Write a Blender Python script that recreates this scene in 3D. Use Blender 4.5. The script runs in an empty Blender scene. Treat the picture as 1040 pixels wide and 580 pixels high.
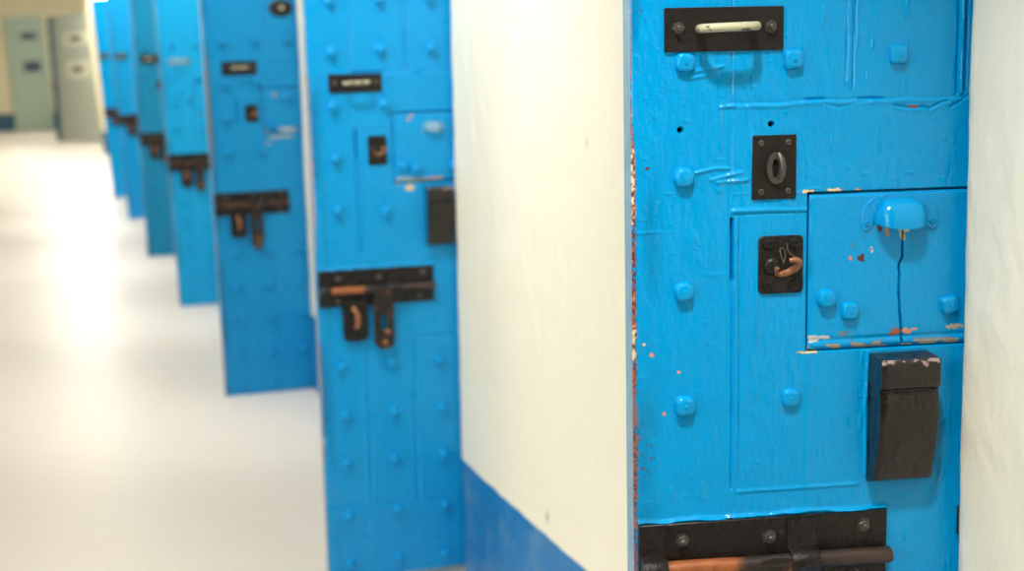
import bpy, math, random
import numpy as np
from mathutils import Matrix, Vector

random.seed(7)
SC = bpy.context.scene
COL = SC.collection
PI = math.pi
EYE = 1.6          # camera height
WALL = 1.14        # corridor side wall plane (x)


# ---------------------------------------------------------------- noise
_rng = np.random.RandomState(11)
_P = _rng.rand(257, 257)


def vnoise(x, y, s=0):
    x = np.asarray(x, float) + s * 17.31
    y = np.asarray(y, float) + s * 5.77
    xi = np.floor(x).astype(int)
    yi = np.floor(y).astype(int)
    fx = x - xi
    fy = y - yi
    fx = fx * fx * (3 - 2 * fx)
    fy = fy * fy * (3 - 2 * fy)
    a = _P[xi % 256, yi % 256]
    b = _P[(xi + 1) % 256, yi % 256]
    c = _P[xi % 256, (yi + 1) % 256]
    d = _P[(xi + 1) % 256, (yi + 1) % 256]
    return (a * (1 - fx) + b * fx) * (1 - fy) + (c * (1 - fx) + d * fx) * fy


def fbm(x, y, s=0, o=3):
    r = 0
    a = 0.5
    for k in range(o):
        r = r + a * (vnoise(x * 2 ** k, y * 2 ** k, s + k * 3) - .5)
        a *= .5
    return r * 2          # about -1..1


def sstep(a, b, x):
    t = np.clip((x - a) / (b - a), 0, 1)
    return t * t * (3 - 2 * t)


def segd(u, z, pts):
    """distance to a polyline in the door plane"""
    d = np.full(u.shape, 9.)
    for (a, b), (c, e) in zip(pts, pts[1:]):
        L = (c - a) ** 2 + (e - b) ** 2
        t = np.clip(((u - a) * (c - a) + (z - b) * (e - b)) / L, 0, 1)
        d = np.minimum(d, np.hypot(u - a - t * (c - a), z - b - t * (e - b)))
    return d


# ---------------------------------------------------------------- materials
def srgb(r, g, b):
    f = lambda c: c / 12.92 if c <= .04045 else ((c + .055) / 1.055) ** 2.4
    return (f(r / 255), f(g / 255), f(b / 255), 1)


class NT:
    def __init__(self, name):
        self.m = bpy.data.materials.new(name)
        self.m.use_nodes = True
        self.n = self.m.node_tree.nodes
        self.l = self.m.node_tree.links
        self.b = self.n['Principled BSDF']

    def new(self, t, **k):
        x = self.n.new(t)
        for a, v in k.items():
            setattr(x, a, v)
        return x

    def link(self, a, b):
        self.l.new(a, b)

    def coords(self, scale=(1, 1, 1), which='Object'):
        tc = self.new('ShaderNodeTexCoord')
        mp = self.new('ShaderNodeMapping')
        mp.inputs['Scale'].default_value = scale
        self.link(tc.outputs[which], mp.inputs['Vector'])
        return mp.outputs['Vector']

    def noise(self, vec, scale, detail=4, rough=.5):
        t = self.new('ShaderNodeTexNoise')
        t.inputs['Scale'].default_value = scale
        t.inputs['Detail'].default_value = detail
        t.inputs['Roughness'].default_value = rough
        self.link(vec, t.inputs['Vector'])
        return t.outputs['Fac']

    def ramp(self, fac, stops, const=False):
        r = self.new('ShaderNodeValToRGB')
        if const:
            r.color_ramp.interpolation = 'CONSTANT'
        e = r.color_ramp.elements
        while len(e) < len(stops):
            e.new(.5)
        for k, (p, c) in enumerate(stops):
            e[k].position = p
            e[k].color = c if len(c) == 4 else (*c, 1)
        self.link(fac, r.inputs['Fac'])
        return r.outputs['Color']

    def mix(self, fac, a, b):
        x = self.new('ShaderNodeMix', data_type='RGBA')
        for s, v in ((x.inputs[0], fac), (x.inputs[6], a), (x.inputs[7], b)):
            if hasattr(v, 'is_linked'):
                self.link(v, s)
            else:
                s.default_value = v
        return x.outputs[2]

    def bump(self, h, strength, dist, normal=None):
        x = self.new('ShaderNodeBump')
        x.inputs['Strength'].default_value = strength
        x.inputs['Distance'].default_value = dist
        self.link(h, x.inputs['Height'])
        if normal is not None:
            self.link(normal, x.inputs['Normal'])
        return x.outputs['Normal']

    def set(self, color=None, rough=None, metal=None, normal=None, coat=None):
        for k, v in (('Base Color', color), ('Roughness', rough), ('Metallic', metal), ('Normal', normal), ('Coat Weight', coat)):
            if v is None:
                continue
            if hasattr(v, 'is_linked'):
                self.link(v, self.b.inputs[k])
            else:
                self.b.inputs[k].default_value = v
        return self.m


def grey(v):
    return (v, v, v, 1)


def blue_paint(name, base, var, rough=.3, worn=True):
    t = NT(name)
    c = t.coords()
    n = t.noise(c, 9, 5, .6)
    col = t.mix(n, base, var)
    if worn:
        at = t.new('ShaderNodeAttribute', attribute_name='wear')
        col = t.mix(at.outputs['Alpha'], col, at.outputs['Color'])
    else:                                   # small nicks down to primer on the ironwork
        nk = t.ramp(t.noise(c, 120, 3, .6), [(.68, grey(0)), (.71, grey(.8))])
        col = t.mix(nk, col, srgb(150, 150, 150))
    t.b.inputs['Specular IOR Level'].default_value = .34
    st = t.noise(t.coords((260, 60, 26)), 1, 3, .6)
    lump = t.noise(c, 60, 4, .6)
    nrm = t.bump(st, .22, .0012)
    nrm = t.bump(lump, .5, .0026, nrm)
    rg = t.ramp(t.noise(c, 30, 4), [(.3, grey(rough - .06)), (.75, grey(rough + .14))])
    return t.set(col, rg, 0, nrm)


def black_metal(name, rust=.62, base=(.008, .0066, .006, 1), rough=.2, dents=.8, dist=.002):
    t = NT(name)
    c = t.coords()
    n = t.noise(c, 55, 6, .65)
    big = t.noise(c, 14, 4, .6)
    col = t.mix(big, base, (.02, .016, .0135, 1))
    t.b.inputs['Specular IOR Level'].default_value = .36
    rm = t.ramp(n, [(rust, grey(0)), (rust + .07, grey(1))])
    col = t.mix(rm, col, (.16, .065, .03, 1))
    rg = t.ramp(n, [(.35, grey(rough)), (.75, grey(rough + .25))])
    nrm = t.bump(t.noise(c, 90, 5, .6), dents, dist)
    return t.set(col, rg, .0, nrm)


def keeper_mat(name):
    t = NT(name)
    c = t.coords()
    tc = t.new('ShaderNodeTexCoord')
    sx = t.new('ShaderNodeSeparateXYZ')
    t.link(tc.outputs['Object'], sx.inputs[0])
    n = t.noise(c, 75, 5, .65)
    big = t.noise(c, 16, 4, .6)
    col = t.mix(big, (.009, .007, .006, 1), (.022, .017, .013, 1))
    # pale chips and painted glints along the front rim of the head
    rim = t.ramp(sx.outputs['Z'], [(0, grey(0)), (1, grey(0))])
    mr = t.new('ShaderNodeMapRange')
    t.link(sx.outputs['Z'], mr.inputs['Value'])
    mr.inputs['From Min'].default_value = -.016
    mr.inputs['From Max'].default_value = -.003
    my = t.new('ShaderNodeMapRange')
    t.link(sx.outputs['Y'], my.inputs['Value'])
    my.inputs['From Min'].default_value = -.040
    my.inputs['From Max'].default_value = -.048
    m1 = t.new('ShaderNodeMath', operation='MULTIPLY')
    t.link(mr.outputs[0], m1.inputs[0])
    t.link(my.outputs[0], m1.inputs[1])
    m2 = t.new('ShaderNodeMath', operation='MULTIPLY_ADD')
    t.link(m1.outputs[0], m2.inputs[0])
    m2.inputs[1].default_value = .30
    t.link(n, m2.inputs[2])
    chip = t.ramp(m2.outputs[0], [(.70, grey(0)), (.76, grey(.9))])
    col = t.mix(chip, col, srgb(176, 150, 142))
    nrm = t.bump(t.noise(c, 26, 3, .5), .8, .004)
    nrm = t.bump(t.noise(c, 110, 4, .6), .6, .002, nrm)
    return t.set(col, .17, 0, nrm)


def rusty_bar(name):
    t = NT(name)
    tc = t.new('ShaderNodeTexCoord')
    sx = t.new('ShaderNodeSeparateXYZ')
    t.link(tc.outputs['Object'], sx.inputs[0])
    c = t.coords()
    n = t.noise(c, 40, 5, .65)
    md = t.new('ShaderNodeMath', operation='MULTIPLY_ADD')
    t.link(n, md.inputs[0])
    md.inputs[1].default_value = .05
    t.link(sx.outputs['X'], md.inputs[2])
    rust = t.mix(t.noise(c, 70, 5, .6), srgb(120, 62, 34), srgb(196, 118, 66))
    blk = t.mix(n, (.014, .012, .011, 1), (.045, .042, .040, 1))
    m = t.ramp(md.outputs[0], [(0, grey(.1)), (.055, grey(1)), (.150, grey(1)), (.166, grey(.03)), (.26, grey(.03)), (.30, grey(.06)), (.37, grey(.10)), (.41, grey(.35))])
    sp = t.ramp(n, [(.66, grey(.0)), (.76, grey(.35))])
    ad = t.new('ShaderNodeMath', operation='ADD', use_clamp=True)
    t.link(m, ad.inputs[0])
    t.link(sp, ad.inputs[1])
    col = t.mix(ad.outputs[0], blk, rust)
    nrm = t.bump(t.noise(c, 120, 5, .6), .5, .001)
    return t.set(col, .38, .15, nrm)


def simple(name, a, b, scale=20, rough=.5, metal=0, bump=.3, bd=.001):
    t = NT(name)
    c = t.coords()
    col = t.mix(t.noise(c, scale, 5, .6), a, b)
    return t.set(col, rough, metal, t.bump(t.noise(c, scale * 4, 4, .6), bump, bd))


def wall_mat(name, top, top2, dado, dz, rough=.5, nicks=()):
    t = NT(name)
    c = t.coords()
    tc = t.new('ShaderNodeTexCoord')
    sx = t.new('ShaderNodeSeparateXYZ')
    t.link(tc.outputs['Object'], sx.inputs[0])
    w = t.new('ShaderNodeMath', operation='MULTIPLY_ADD')
    t.link(t.noise(c, 9, 3), w.inputs[0])
    w.inputs[1].default_value = .012
    t.link(sx.outputs['Z'], w.inputs[2])
    lt = t.new('ShaderNodeMath', operation='LESS_THAN')
    t.link(w.outputs[0], lt.inputs[0])
    lt.inputs[1].default_value = dz + .006
    cream = t.mix(t.noise(c, 3, 5, .6), top, top2)
    # scattered dirty nicks in the plaster
    nick = t.ramp(t.noise(t.coords((1, 14, 6)), 3.1, 3, .6), [(.78, grey(0)), (.80, grey(.55))])
    cream = t.mix(nick, cream, srgb(170, 150, 110))
    for (px_, py_, pz_) in nicks:
        vm = t.new('ShaderNodeVectorMath', operation='DISTANCE')
        mp = t.new('ShaderNodeMapping')
        mp.inputs['Scale'].default_value = (1, 1, .45)
        t.link(tc.outputs['Object'], mp.inputs['Vector'])
        t.link(mp.outputs['Vector'], vm.inputs[0])
        vm.inputs[1].default_value = (px_, py_, pz_ * .45)
        cream = t.mix(t.ramp(vm.outputs['Value'], [(.003, grey(.85)), (.010, grey(0))]), cream, srgb(120, 104, 66))
    bl = t.mix(t.ramp(t.noise(c, 7, 6, .7), [(.5, grey(0)), (.75, grey(.7))]), dado, srgb(120, 160, 185))
    col = t.mix(lt.outputs[0], cream, bl)
    nrm = t.bump(t.noise(t.coords((1, 1, .7)), 26, 3, .5), .42, .014)
    nrm = t.bump(t.noise(c, 90, 3, .5), .15, .001, nrm)
    return t.set(col, rough, 0, nrm)


def emit(name, col, s):
    t = NT(name)
    t.b.inputs['Base Color'].default_value = (.8, .8, .8, 1)
    t.b.inputs['Emission Color'].default_value = col
    t.b.inputs['Emission Strength'].default_value = s
    return t.m


M = {}
for _k, _a, _b, _r in (('blue', (0, 150, 214), (0, 160, 224), .15), ('blue_mid', (0, 148, 214), (0, 158, 224), .3), ('blue_deep', (0, 136, 198), (0, 146, 208), .36),
                       ('blue_light', (0, 154, 212), (0, 162, 220), .36), ('blue_teal', (0, 120, 164), (0, 130, 174), .4)):
    M[_k] = blue_paint(_k + ' gloss paint', srgb(*_a), srgb(*_b), _r)
    M[_k + '_iron'] = blue_paint(_k + ' gloss paint on iron', srgb(*_a), srgb(*_b), _r, False)
M['edge'] = simple('worn pale blue edge and glint paint', srgb(70, 130, 165), srgb(150, 185, 200), 30, .4, 0, .5)
M['black'] = black_metal('black painted iron', .66)
M['black_dull'] = black_metal('black iron plate', .7, (.009, .007, .006, 1), .28, .6)
M['black_gloss'] = black_metal('thick black gloss paint', .67, (.009, .007, .006, 1), .2, 1., .003)
M['keeper'] = keeper_mat('chipped black gloss paint with rim glints')
M['bar'] = rusty_bar('rusted bolt bar')
M['bar_dark'] = black_metal('dark bolt bar', .5, (.02, .013, .010, 1), .32, .5)
M['iron_worn'] = simple('worn bare iron', srgb(52, 47, 44), srgb(128, 120, 112), 90, .28, .6, .5)
M['rust'] = simple('rusty iron', srgb(104, 58, 38), srgb(188, 128, 86), 60, .4, .2, .5)
M['rust_dark'] = black_metal('dark rusty iron', .58, (.016, .011, .009, 1), .4, .6)


def chipped_cream():
    t = NT('chipped cream paint on iron')
    c = t.coords()
    col = t.mix(t.noise(c, 60, 4, .6), srgb(206, 202, 170), srgb(170, 164, 128))
    ch = t.ramp(t.noise(t.coords((60, 120, 120)), 1, 4, .65), [(.56, grey(0)), (.60, grey(1))])
    col = t.mix(ch, col, srgb(112, 70, 46))
    return t.set(col, .4, 0, t.bump(t.noise(c, 200, 4), .4, .001))


M['cream_metal'] = chipped_cream()
M['steel'] = simple('worn steel', srgb(58, 54, 52), srgb(120, 112, 106), 60, .3, .7, .3)
M['wire'] = simple('brass wire', srgb(150, 140, 110), srgb(110, 96, 70), 60, .3, .6, .1)
M['dark'] = simple('keyhole shade and rivet black', (.004, .004, .004, 1), (.008, .007, .006, 1), 20, .8)
NICKS = ((1.130, 2.953, 1.390), (1.130, 3.254, .424))
M['wall'] = wall_mat('cream painted plaster', srgb(246, 242, 222), srgb(242, 236, 211), srgb(6, 116, 180), .372, nicks=NICKS)
M['wall_far'] = wall_mat('cream painted plaster, far', srgb(238, 228, 190), srgb(232, 221, 180), srgb(30, 80, 110), .39)
M['dark_unseen'] = simple('dark grey unseen wall', srgb(66, 62, 56), srgb(84, 80, 72), 4, .8, 0, .4, .004)  # unseen walls darkened to cut bounce and haze
M['ceil'] = simple('grey ceiling paint', srgb(196, 194, 186), srgb(188, 186, 176), 4, .8, 0, .3, .003)


def floor_mat():
    t = NT('polished pale floor')
    c = t.coords((1.2, 9, 1))
    g = t.noise(c, 3.2, 6, .6)
    c2 = t.coords((.7, .7, 1))
    col = t.mix(g, srgb(236, 224, 208), srgb(246, 238, 225))
    col = t.mix(t.ramp(t.noise(c2, 2.2, 4), [(.4, grey(0)), (.8, grey(.5))]), col, srgb(240, 234, 220))
    rg = t.ramp(t.noise(t.coords((2, 5, 1)), 4, 4), [(.3, grey(.33)), (.8, grey(.45))])
    nrm = t.bump(t.noise(t.coords((3, 22, 1)), 3, 4), .05, .002)
    t.b.inputs['Specular IOR Level'].default_value = .5
    return t.set(col, rg, 0, nrm)


M['floor'] = floor_mat()


# ---------------------------------------------------------------- mesh helpers
def obj(name, verts, faces, mats, parent=None, smooth=35, mi=None):
    me = bpy.data.meshes.new(name)
    me.from_pydata([tuple(map(float, v)) for v in verts], [], faces)
    for m in (mats if isinstance(mats, (list, tuple)) else [mats]):
        me.materials.append(m)
    if mi is not None:
        me.polygons.foreach_set('material_index', mi)
    me.polygons.foreach_set('use_smooth', [True] * len(me.polygons))
    me.validate()
    me.update()
    me.set_sharp_from_angle(angle=math.radians(smooth))
    o = bpy.data.objects.new(name, me)
    COL.objects.link(o)
    if parent is not None:
        o.parent = parent
    return o


def inst(name, src, parent, loc, rot=(0, 0, 0), scale=1):
    o = bpy.data.objects.new(name, src)
    COL.objects.link(o)
    o.parent = parent
    o.location = loc
    o.rotation_euler = rot
    o.scale = scale if isinstance(scale, tuple) else (scale,) * 3
    return o


class G:
    """collects geometry of ONE part"""
    def __init__(s):
        s.v, s.f = [], []

    def add(s, v, f):
        k = len(s.v)
        s.v += list(v)
        s.f += [tuple(i + k for i in q) for q in f]

    def prism(s, out, yb, yf, bev=.001):
        """outline (u,z) counter-clockwise seen from the front, from y=yb out to y=yf (<yb)"""
        n = len(out)
        cu = sum(p[0] for p in out) / n
        cz = sum(p[1] for p in out) / n
        ins = []
        for i in range(n):
            a, b, c = out[i - 1], out[i], out[(i + 1) % n]
            d1 = Vector((b[0] - a[0], b[1] - a[1])).normalized()
            d2 = Vector((c[0] - b[0], c[1] - b[1])).normalized()
            nn = Vector((-(d1.y + d2.y), d1.x + d2.x))
            if nn.length < 1e-6:
                nn = Vector((-d1.y, d1.x))
            nn.normalize()
            k = 1 / max(.4, nn.dot(Vector((-d1.y, d1.x))))
            ins.append((b[0] + nn.x * bev * k, b[1] + nn.y * bev * k))
        v = [(u, yb, z) for u, z in out] + [(u, yf + bev, z) for u, z in out] + [(u, yf, z) for u, z in ins]
        f = []
        for r in (0, n):
            for i in range(n):
                j = (i + 1) % n
                f.append((r + i, r + j, r + n + j, r + n + i))
        f.append(tuple(range(2 * n, 3 * n)))
        f.append(tuple(range(n - 1, -1, -1)))
        s.add(v, f)
        return s

    def ringprism(s, out, inn, yb, yf):
        n = len(out)
        v = []
        for y in (yb, yf):
            v += [(u, y, z) for u, z in out] + [(u, y, z) for u, z in inn]
        f = []
        for i in range(n):
            j = (i + 1) % n
            f += [(2 * n + i, 2 * n + j, 3 * n + j, 3 * n + i), (j, i, n + i, n + j),
                  (i, j, 2 * n + j, 2 * n + i), (n + j, n + i, 3 * n + i, 3 * n + j)]
        s.add(v, f)
        return s

    def box(s, u0, u1, y0, y1, z0, z1, bev=.002):
        s.prism([(u0, z0), (u1, z0), (u1, z1), (u0, z1)], max(y0, y1), min(y0, y1), bev)
        return s

    def tube(s, pts, rad, seg=10, closed=False):
        pts = [Vector(p) for p in pts]
        n = len(pts)
        rad = rad if isinstance(rad, (list, tuple)) else [rad] * n
        v = []
        up = None
        for i, p in enumerate(pts):
            if closed:
                d = pts[(i + 1) % n] - pts[i - 1]
            else:
                d = pts[min(i + 1, n - 1)] - pts[max(i - 1, 0)]
            d.normalize()
            if up is None:
                up = Vector((0, 0, 1)) if abs(d.z) < .9 else Vector((1, 0, 0))
            a = (up - d * up.dot(d)).normalized()
            up = a
            b = d.cross(a)
            for k in range(seg):
                t = 2 * PI * k / seg
                v.append(p + (a * math.cos(t) + b * math.sin(t)) * rad[i])
        f = []
        for i in range(n if closed else n - 1):
            j = (i + 1) % n
            for k in range(seg):
                l = (k + 1) % seg
                f.append((i * seg + k, i * seg + l, j * seg + l, j * seg + k))
        if not closed:
            f.append(tuple(range(seg - 1, -1, -1)))
            f.append(tuple((n - 1) * seg + k for k in range(seg)))
        s.add(v, f)
        return s

    def dome(s, c, prof, seg=20, ex=2., sx=1., sz=1.):
        """prof: list of (radius, height out of the door); superellipse exponent ex"""
        v, f = [], []
        for r, h in prof:
            for k in range(seg):
                t = 2 * PI * (k + .5) / seg
                ct, st = math.cos(t), math.sin(t)
                q = (abs(ct) ** ex + abs(st) ** ex) ** (-1 / ex)
                v.append((c[0] + r * q * ct * sx, c[1] - h, c[2] + r * q * st * sz))
        n = len(prof)
        for i in range(n - 1):
            for k in range(seg):
                l = (k + 1) % seg
                f.append((i * seg + k, i * seg + l, (i + 1) * seg + l, (i + 1) * seg + k))
        f.append(tuple((n - 1) * seg + k for k in range(seg)))
        f.append(tuple(range(seg - 1, -1, -1)))
        s.add(v, f)
        return s

    def out(s, name, mat, parent=None, smooth=35):
        return obj(name, s.v, s.f, mat, parent, smooth)


def rrect(u0, u1, z0, z1, r=.004, n=4):
    o = []
    for (cx, cz, a) in ((u1 - r, z1 - r, 0), (u0 + r, z1 - r, 90), (u0 + r, z0 + r, 180), (u1 - r, z0 + r, 270)):
        for k in range(n + 1):
            t = math.radians(a + 90 * k / n)
            o.append((cx + r * math.cos(t), cz + r * math.sin(t)))
    return o


def empty(name, loc, rz, label, cat, group=None):
    o = bpy.data.objects.new(name, None)
    COL.objects.link(o)
    o.location = loc
    o.rotation_euler = (0, 0, rz)
    o.empty_display_size = .1
    o['label'] = label
    o['category'] = cat
    o['kind'] = 'thing'
    if group:
        o['group'] = group
    return o


def struct(o):
    o['kind'] = 'structure'
    return o


def shared(name, g, mat, smooth=35):
    o = g.out(name, mat, None, smooth)
    me = o.data
    bpy.data.objects.remove(o)
    return me


# stud heads (three hand-forged shapes, painted over)
def stud_mesh(nm, mat, ex, r, h, dimple):
    g = G()
    p = [(r * 1.12, -.002), (r * 1.06, .0015), (r * .99, .004), (r * .95, h * .8), (r * .82, h * .97), (r * .5, h)]
    p += [(r * .22, h), (r * .16, h + (.0018 if dimple else .0004)), (r * .02, h + (.0022 if dimple else .0005))]
    g.dome((0, 0, 0), p, 24, ex)
    return shared(nm, g, mat, 50)


STUD = {}
for key in ('blue', 'blue_mid', 'blue_deep', 'blue_light', 'blue_teal'):
    kk = key + '_iron'
    STUD[key] = [stud_mesh('stud_square', M[kk], 6, .0120, .0105, True),
                 stud_mesh('stud_round', M[kk], 2.6, .0122, .0115, False),
                 stud_mesh('stud_squarish', M[kk], 3.6, .0120, .0105, True)]


def hexbolt(nm, mat, r=.0068, h=.006):
    g = G()
    g.dome((0, 0, 0), [(r * 1.25, 0), (r * 1.25, .0012), (r * .98, .0013), (r, h * .8), (r * .86, h)], 6, 2)
    g.dome((0, 0, 0), [(r * .5, h * .9), (r * .5, h + .003), (r * .3, h + .0042)], 12, 2)
    return shared(nm, g, mat, 30)


HEX = hexbolt('hex_bolt', M['iron_worn'], .0082, .007)
HEX_STEEL = hexbolt('hex_bolt_bare', M['iron_worn'], .0070, .006)


def screwhead(nm, mat, r):
    g = G()
    g.dome((0, 0, 0), [(r, 0), (r, .0008), (r * .86, .0024), (r * .5, .0032), (r * .45, .0032), (r * .38, .0016), (r * .05, .0014)], 16, 2)
    return shared(nm, g, mat, 40)


SCREW = screwhead('screw_small', M['iron_worn'], .0042)
SCREW_BIG = screwhead('screw_large', M['black'], .0075)


# ---------------------------------------------------------------- door faces
def axis(a, b, lo, hi, fine, coarse):
    """grid lines from a to b, fine inside lo..hi"""
    pts = []
    if lo > a:
        pts += list(np.arange(a, lo, coarse))
    pts += list(np.arange(max(a, lo), min(b, hi), fine))
    if hi < b:
        pts += list(np.arange(min(hi, b), b - 1e-6, coarse))
    pts = [p for p in pts if p < b - 1e-4] + [b]
    return np.array(pts)


def slab(name, us, zs, hfun, wfun, thick, mats, parent, y0=0., edge_index=0):
    """one board: displaced front, plain sides and back"""
    U, Z = np.meshgrid(us, zs)
    Hh = hfun(U, Z)
    nu, nz = len(us), len(zs)
    V = np.stack([U.ravel(), (y0 - Hh).ravel(), Z.ravel()], 1)
    idx = np.arange(nu * nz).reshape(nz, nu)
    F = np.stack([idx[:-1, :-1], idx[:-1, 1:], idx[1:, 1:], idx[1:, :-1]], -1).reshape(-1, 4)
    faces = F.tolist()
    mi = [0] * len(faces)
    n0 = len(V)
    per = list(idx[0, :]) + list(idx[1:, -1]) + list(idx[-1, -2::-1]) + list(idx[-2:0:-1, 0])
    back = V[per].copy()
    back[:, 1] = y0 + thick
    front = V[per].copy()
    n = len(per)
    V = np.concatenate([V, front, back])
    for i in range(n):
        j = (i + 1) % n
        faces.append([n0 + i, n0 + n + i, n0 + n + j, n0 + j])
        fe = abs(V[per[i]][0] - us[0]) < 1e-6 and abs(V[per[j]][0] - us[0]) < 1e-6
        mi.append(edge_index if fe else 0)
    faces.append([n0 + n + i for i in range(n)])
    mi.append(0)
    o = obj(name, V, faces, mats, parent, 50, mi)
    W = wfun(U, Z, Hh)
    A = np.zeros((len(V), 4), np.float32)
    A[:nu * nz] = W.reshape(-1, 4)
    A[n0:n0 + n] = A[per]
    at = o.data.attributes.new('wear', 'FLOAT_COLOR', 'POINT')
    at.data.foreach_set('color', A.ravel())
    return o


def lin(c):
    return np.array(srgb(*c)[:3])


C_RUST, C_CREAM, C_BROWN = lin((176, 96, 52)), lin((226, 206, 160)), lin((96, 50, 44))
C_PALE, C_HOLE_SHADE, C_STAIN, C_PINK = lin((196, 206, 206)), lin((26, 22, 22)), lin((10, 104, 148)), lin((214, 150, 128))


def put(W, mask, col):
    m = np.clip(mask, 0, 1)[..., None]
    W[..., :3] = W[..., :3] * (1 - m) + col * m
    W[..., 3:] = np.maximum(W[..., 3:], m)


def door_height(d):
    hx0, hx1, hz0, hz1 = d['hatch']
    s = d['seed']
    fine = d['fine']
    W_, T_ = d['w'], d['top']
    gw = max(.0016, d['du'] * .9)          # groove half width follows the mesh

    def g(dist, depth, w=1.):
        return -depth * (1. if fine else 1.7) * np.exp(-(dist / (gw * w)) ** 2)

    def f(u, z):
        a = 1.3 if fine else .8
        h = a * (.0008 * fbm(u * 7, z * 5, s) + .0007 * fbm(u * 34, z * 22, s + 2) + .00034 * fbm(u * 170, z * 60, s + 4, 2))
        wob = .0012 * fbm(z * 12, u * 0 + 3.3, s) if True else 0
        # vertical plank seams
        up = sstep(1.535, 1.545, z)
        h += up * (g(u - .133 - wob, .0018) + g(u - .2852 - wob, .0026) + g(u - .2944 - wob, .0030) + .0012 * np.exp(-((u - .2895) / .003) ** 2))
        lowz = (1 - up) * sstep(1.0, 1.01, z)
        h += lowz * g(u - .1325 - wob, .0016)
        dk = sstep(1.292, 1.296, z) * (1 - sstep(1.374, 1.378, z))
        h += dk * g(u - .1328, .018 if fine else .006)
        b = sstep(1.008, 1.014, z) * (1 - sstep(1.376, 1.38, z))
        h += b * (g(u - .1335 - wob, .002) + .0013 * np.exp(-((u - .1385) / .0028) ** 2) + g(u - .1435 - wob, .0016))
        h += (1 - sstep(1.185, 1.195, z)) * sstep(1.004, 1.01, z) * .0012 * np.exp(-((u - .2375 - wob * 2) / .0026) ** 2)
        # lower field of three planks
        lo = sstep(.245, .255, z) * (1 - sstep(.745, .755, z))
        h += lo * (g(u - .1415 - wob, .0024, 1.3) + .0012 * np.exp(-((u - .150) / .005) ** 2) + g(u - .285 - wob, .0024, 1.3) + .0012 * np.exp(-((u - .294) / .005) ** 2))
        h += sstep(.285, .289, u) * g(z - .7545 - wob, .0018) + g(z - .25 - wob, .0014)
        # rail under the upper planks, with a lip of old paint
        edge = 1.524 + .0035 * fbm(u * 22, u * 0 + 1.7, s + 6, 3) + d['rail_dz']
        rail = sstep(.126, .131, u)
        h += rail * .0013 * (1 - sstep(-.0015, .0015, z - edge))
        h += rail * (.0014 * np.exp(-((z - edge + .003) / .0026) ** 2) * (.4 + vnoise(u * 60, z * 4, s)) + g(z - edge - .0022, .0022) * (.25 + 1.1 * sstep(.45, .7, vnoise(u * 26, u * 0, s + 9))))
        if fine:
            crack = [(.352, 1.5165), (.372, 1.513), (.392, 1.5135), (.399, 1.511), (.415, 1.519), (.425, 1.521)]
            h += g(segd(u, z, crack), .0028) + .0012 * np.exp(-((segd(u, z + .003, crack)) / .003) ** 2)
            h += g(segd(u, z, [(.428, 1.512), (.44, 1.5185), (.452, 1.527)]), .0018)
            h += g(segd(u, z, [(.255, 1.522), (.275, 1.5165), (.30, 1.522), (.318, 1.523)]), .0014)
        # raised bead near the hanging edge
        bz = sstep(1.526, 1.532, z)
        h += bz * (.0042 * np.exp(-((u - .4415) / .0028) ** 4) + g(u - .4365, .004) + g(u - .4475, .004))
        # lock rail ridges
        m = sstep(.131, .135, u) * (1 - sstep(.232, .236, u))
        h += m * (.0008 * np.exp(-((z - 1.409 + .002 * vnoise(u * 40, z * 0, s)) / .002) ** 2) + .0022 * np.exp(-((z - 1.3855 + .003 * fbm(u * 18, z * 0, s)) / .0028) ** 2) + g(z - 1.381, .0012))
        m2 = sstep(.136, .142, u) * (1 - sstep(.31, .32, u))
        h += m2 * .0018 * np.exp(-((z - 1.0075 - .003 * fbm(u * 14, z * 0, s + 1)) / .0024) ** 2)
        # bead of paint over the bolt plate
        bp = (u > .004) & (u < .353)
        h += bp * .0048 * np.exp(-((z - .9725 - .003 * fbm(u * 40, z * 0, s + 5)) / .0026) ** 2) * (.5 + vnoise(u * 55, z * 0, s + 6))
        # raised brush marks and drips
        if fine:
            r = vnoise(u * 150, z * 24, s + 7)
            h += .0017 * sstep(.80, .97, r) * sstep(.45, .6, vnoise(u * 14, z * 9, s + 8))
            r2 = vnoise(u * 46, z * 120, s + 12)
            h += .0011 * sstep(.84, .99, r2) * sstep(.5, .62, vnoise(u * 9, z * 12, s + 13))
            r3 = vnoise(u * 240, z * 210, s + 15)
            h += .0009 * sstep(.88, .98, r3) * sstep(.42, .6, vnoise(u * 16, z * 12, s + 16))
            for pts in ([(.105, 1.4275), (.122, 1.431), (.145, 1.436)], [(.112, 1.424), (.153, 1.4255)], [(.082, 1.566), (.105, 1.569), (.12, 1.572)], [(.08, 1.558), (.112, 1.563)], [(.118, 1.5205), (.135, 1.5215)], [(.085, 1.437), (.11, 1.442), (.128, 1.4415)],
                        [(.322, 1.19), (.319, 1.12), (.321, 1.02)]):
                h += .0022 * np.exp(-(segd(u, z, pts) / .0022) ** 2)
        for (a, b2) in d['holes']:
            h -= .014 * (1 - sstep(.0024, .0042, np.hypot(u - a, z - b2)))
        # pocket behind the food hatch
        q = np.maximum(np.maximum(hx0 - u, u - hx1), np.maximum(hz0 - z, z - hz1))
        h -= .020 * (1 - sstep(-.0012, .0006, q))
        # rounded outer edge
        e = np.minimum(u, W_ - u)
        h -= .0022 * (1 - sstep(0, .004, e)) ** 2
        return h
    return f


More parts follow.
